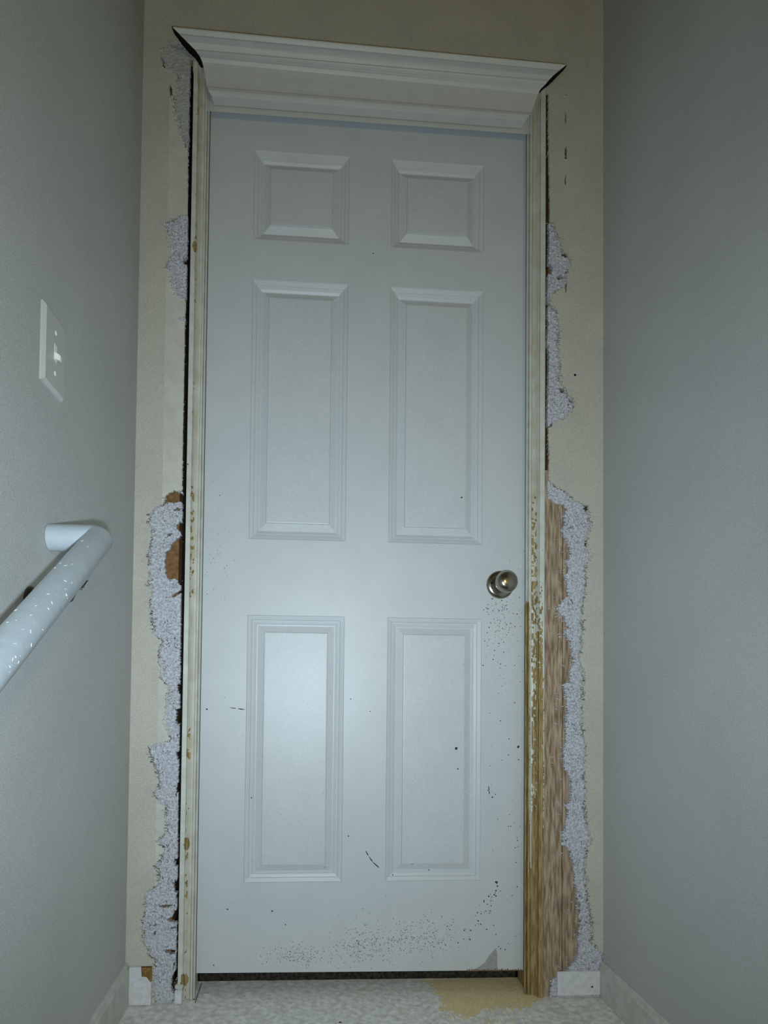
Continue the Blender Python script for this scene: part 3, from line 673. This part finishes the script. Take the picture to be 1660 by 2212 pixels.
for (x, y, r) in ((1259, 2110, 3.5), (1228, 2138, 5), (1282, 2103, 2.5), (1240, 2145, 2)):
    fk3.fleck(x, y, r, r * .6, .6, WALL - .0052)
c3 = mesh('dark_chips', fk3.V, fk3.F, M_DIRT, br); c3['kind'] = 'stuff'

# ------------------------------------------------------------------ handrail
def tube_path(name, pts, r, mt, parent, n=40, caps=True):
    P = [Vector(p) for p in pts]; V = []; Fc = []
    dirs = [(P[i + 1] - P[i]).normalized() for i in range(len(P) - 1)]
    ref = Vector((0, 0, 1)) if abs(dirs[0].z) < .9 else Vector((1, 0, 0))
    u = (ref - dirs[0] * ref.dot(dirs[0])).normalized(); v = dirs[0].cross(u)
    ring = [P[0] + u * math.cos(2 * math.pi * k / n) * r + v * math.sin(2 * math.pi * k / n) * r for k in range(n)]
    V += ring
    for i in range(1, len(P)):
        d = dirs[i - 1]
        nrm = d if i == len(P) - 1 else (dirs[i - 1] + dirs[i]).normalized()
        new = []
        for q in ring:
            t = (P[i] - q).dot(nrm) / d.dot(nrm); new.append(q + d * t)
        V += new; ring = new
    for i in range(len(P) - 1):
        for k in range(n):
            k2 = (k + 1) % n; Fc.append((i * n + k, i * n + k2, (i + 1) * n + k2, (i + 1) * n + k))
    Fc.append(tuple(range(n))[::-1]); Fc.append(tuple(range((len(P) - 1) * n, len(P) * n)))
    b = bmesh.new(); mm = bpy.data.meshes.new('t'); mm.from_pydata([tuple(q) for q in V], [], Fc); b.from_mesh(mm); bpy.data.meshes.remove(mm)
    o = from_bm(name, b, mt, parent, True); o.data.set_sharp_from_angle(angle=math.radians(35)); return o
hr = empty('handrail', (XL, -0.512, 0.0))
tag(hr, 'round white-painted handrail with scuffs, turning into the wall at its end', 'handrail')
K = Vector((-0.4535, -0.5125, 0.9085)); sl = Vector((0, -0.309, -0.191)).normalized()
off = Vector((-XL, 0.512, 0))
rail = tube_path('rail', [K + sl * 1.75, K + sl * 0.012, K + sl * 0.004 + Vector((-.003, 0, 0)), K + Vector((-.009, 0, 0)), (XL + 0.0006, K.y, K.z)], 0.0202, M_RAIL, hr); rail.location = off
# scuffs: short raised paint nicks on the camera side
side = sl.cross(Vector((1, 0, 0))).normalized()
if side.z < 0: side = -side
V = []; Fc = []
for k in range(70):
    s = random.uniform(.06, .60) if random.random() < .7 else random.uniform(.25, .5)
    a = random.uniform(-.2, 1.9)           # angle round the rail, 0 = facing +X
    cs = K + sl * s; L_ = random.uniform(.002, .006); da = random.uniform(.05, .16); ds_ = random.uniform(-.004, .004)
    b0 = len(V); rr = .0205
    for t in (0, .5, 1):
        aa = a + da * t; rad = Vector((1, 0, 0)) * math.cos(aa) + side * math.sin(aa)
        c = cs + sl * (ds_ * t) + rad * rr; V += [c - sl * .0005, c + sl * .0005, c + rad * .0005]
    for q in (0, 3):
        for i in range(3):
            j = (i + 1) % 3; Fc.append((b0 + q + i, b0 + q + j, b0 + q + 3 + j, b0 + q + 3 + i))
sc = mesh('paint_scuffs', V, Fc, M_SCUFF, rail); sc['kind'] = 'stuff'
# bracket behind the rail
bc = K + sl * 0.115
wp = Vector((XL, -0.576, 0.805))
bk = lathe('wall_bracket', [(0.021, 0), (0.021, .003), (0.017, .007), (0.010, .010)], wp, (1, 0, 0), M_DKMETAL, hr, 32); bk.location = off
bk['label'] = 'dark metal wall bracket behind the rail'
tube_path('bracket_arm', [wp + Vector((.006, 0, 0)), wp + Vector((.035, -.006, -.004)), wp + Vector((.060, -.022, .004)), Vector((K.x, bc.y, bc.z - .0215))], 0.0065, M_DKMETAL, bk, 16)
sd = bmesh.new()
o2 = box_bm(-.010, .010, -.013, .013, -.0285, -.0195, .003); me = bpy.data.meshes.new('saddle'); 
for v in o2.verts:
    c = Vector(v.co); v.co = bc + Vector((1, 0, 0)) * c.x + sl * c.y + side * c.z
from_bm('saddle', o2, M_NICKEL, bk)

# ------------------------------------------------------------------ light switch
sp = empty('light_switch', (XL, -0.5250, 1.18))
tag(sp, 'white toggle light switch plate on the wall above the handrail', 'light switch')
def loc(o): o.location = (0, 0, 0); return o
bm = box_bm(-0.0001, 0.0062, -.039, .039, -.057, .057)
fr = [f for f in bm.faces if f.normal.x > .9][0]
bmesh.ops.inset_individual(bm, faces=[fr], thickness=.0062, depth=0)
for v in fr.verts: v.co.x += 0.0006
for v in bm.verts:
    if v.co.x > .005 and v not in fr.verts: v.co.x = .0024
from_bm('switch_plate', bm, M_PLATE, sp)
tg = bmesh.new(); box_bm(.0, .015, -.0042, .0042, -.0045, .0045, .0012, tg)
for v in tg.verts: v.co.z -= v.co.x * .55
from_bm('toggle', tg, M_TOGGLE, sp)
box('toggle_slot', .0064, .0072, -.0052, .0052, -.0122, .0122, M_TOGGLE, sp, .0003)
for z in (.0302, -.0302):
    s_ = lathe('screw', [(.0036, .006), (.0036, .0072), (.0024, .0080)], (0, 0, z), (1, 0, 0), M_TOGGLE, sp, 16)

# ------------------------------------------------------------------ crumbs on the landing
def crumb(px, py, size, mt, label):
    c = onZ(px, py, -0.012); z = floor_z(c[0])
    bm = bmesh.new(); bmesh.ops.create_icosphere(bm, subdivisions=2, radius=1)
    for v in bm.verts:
        k = 1 + .3 * math.sin(v.co.x * 5 + px) * math.cos(v.co.y * 4 + py)
        v.co = Vector((v.co.x * size * k, v.co.y * size * .6 * k, v.co.z * size * .35 * k + size * .3))
    o = from_bm('paint_chip', bm, mt); o.location = (c[0], c[1], z)
    return tag(o, label, 'paint chip')
crumb(446, 2151, .0068, M_BASE, 'pale curled paint chip on the landing beside the casing foot')
crumb(735, 2208, .003, M_DIRT, 'small black crumb on the landing in front of the door')
crumb(420, 2161, .0024, M_DIRT, 'tiny dark crumb at the end of the door saddle')
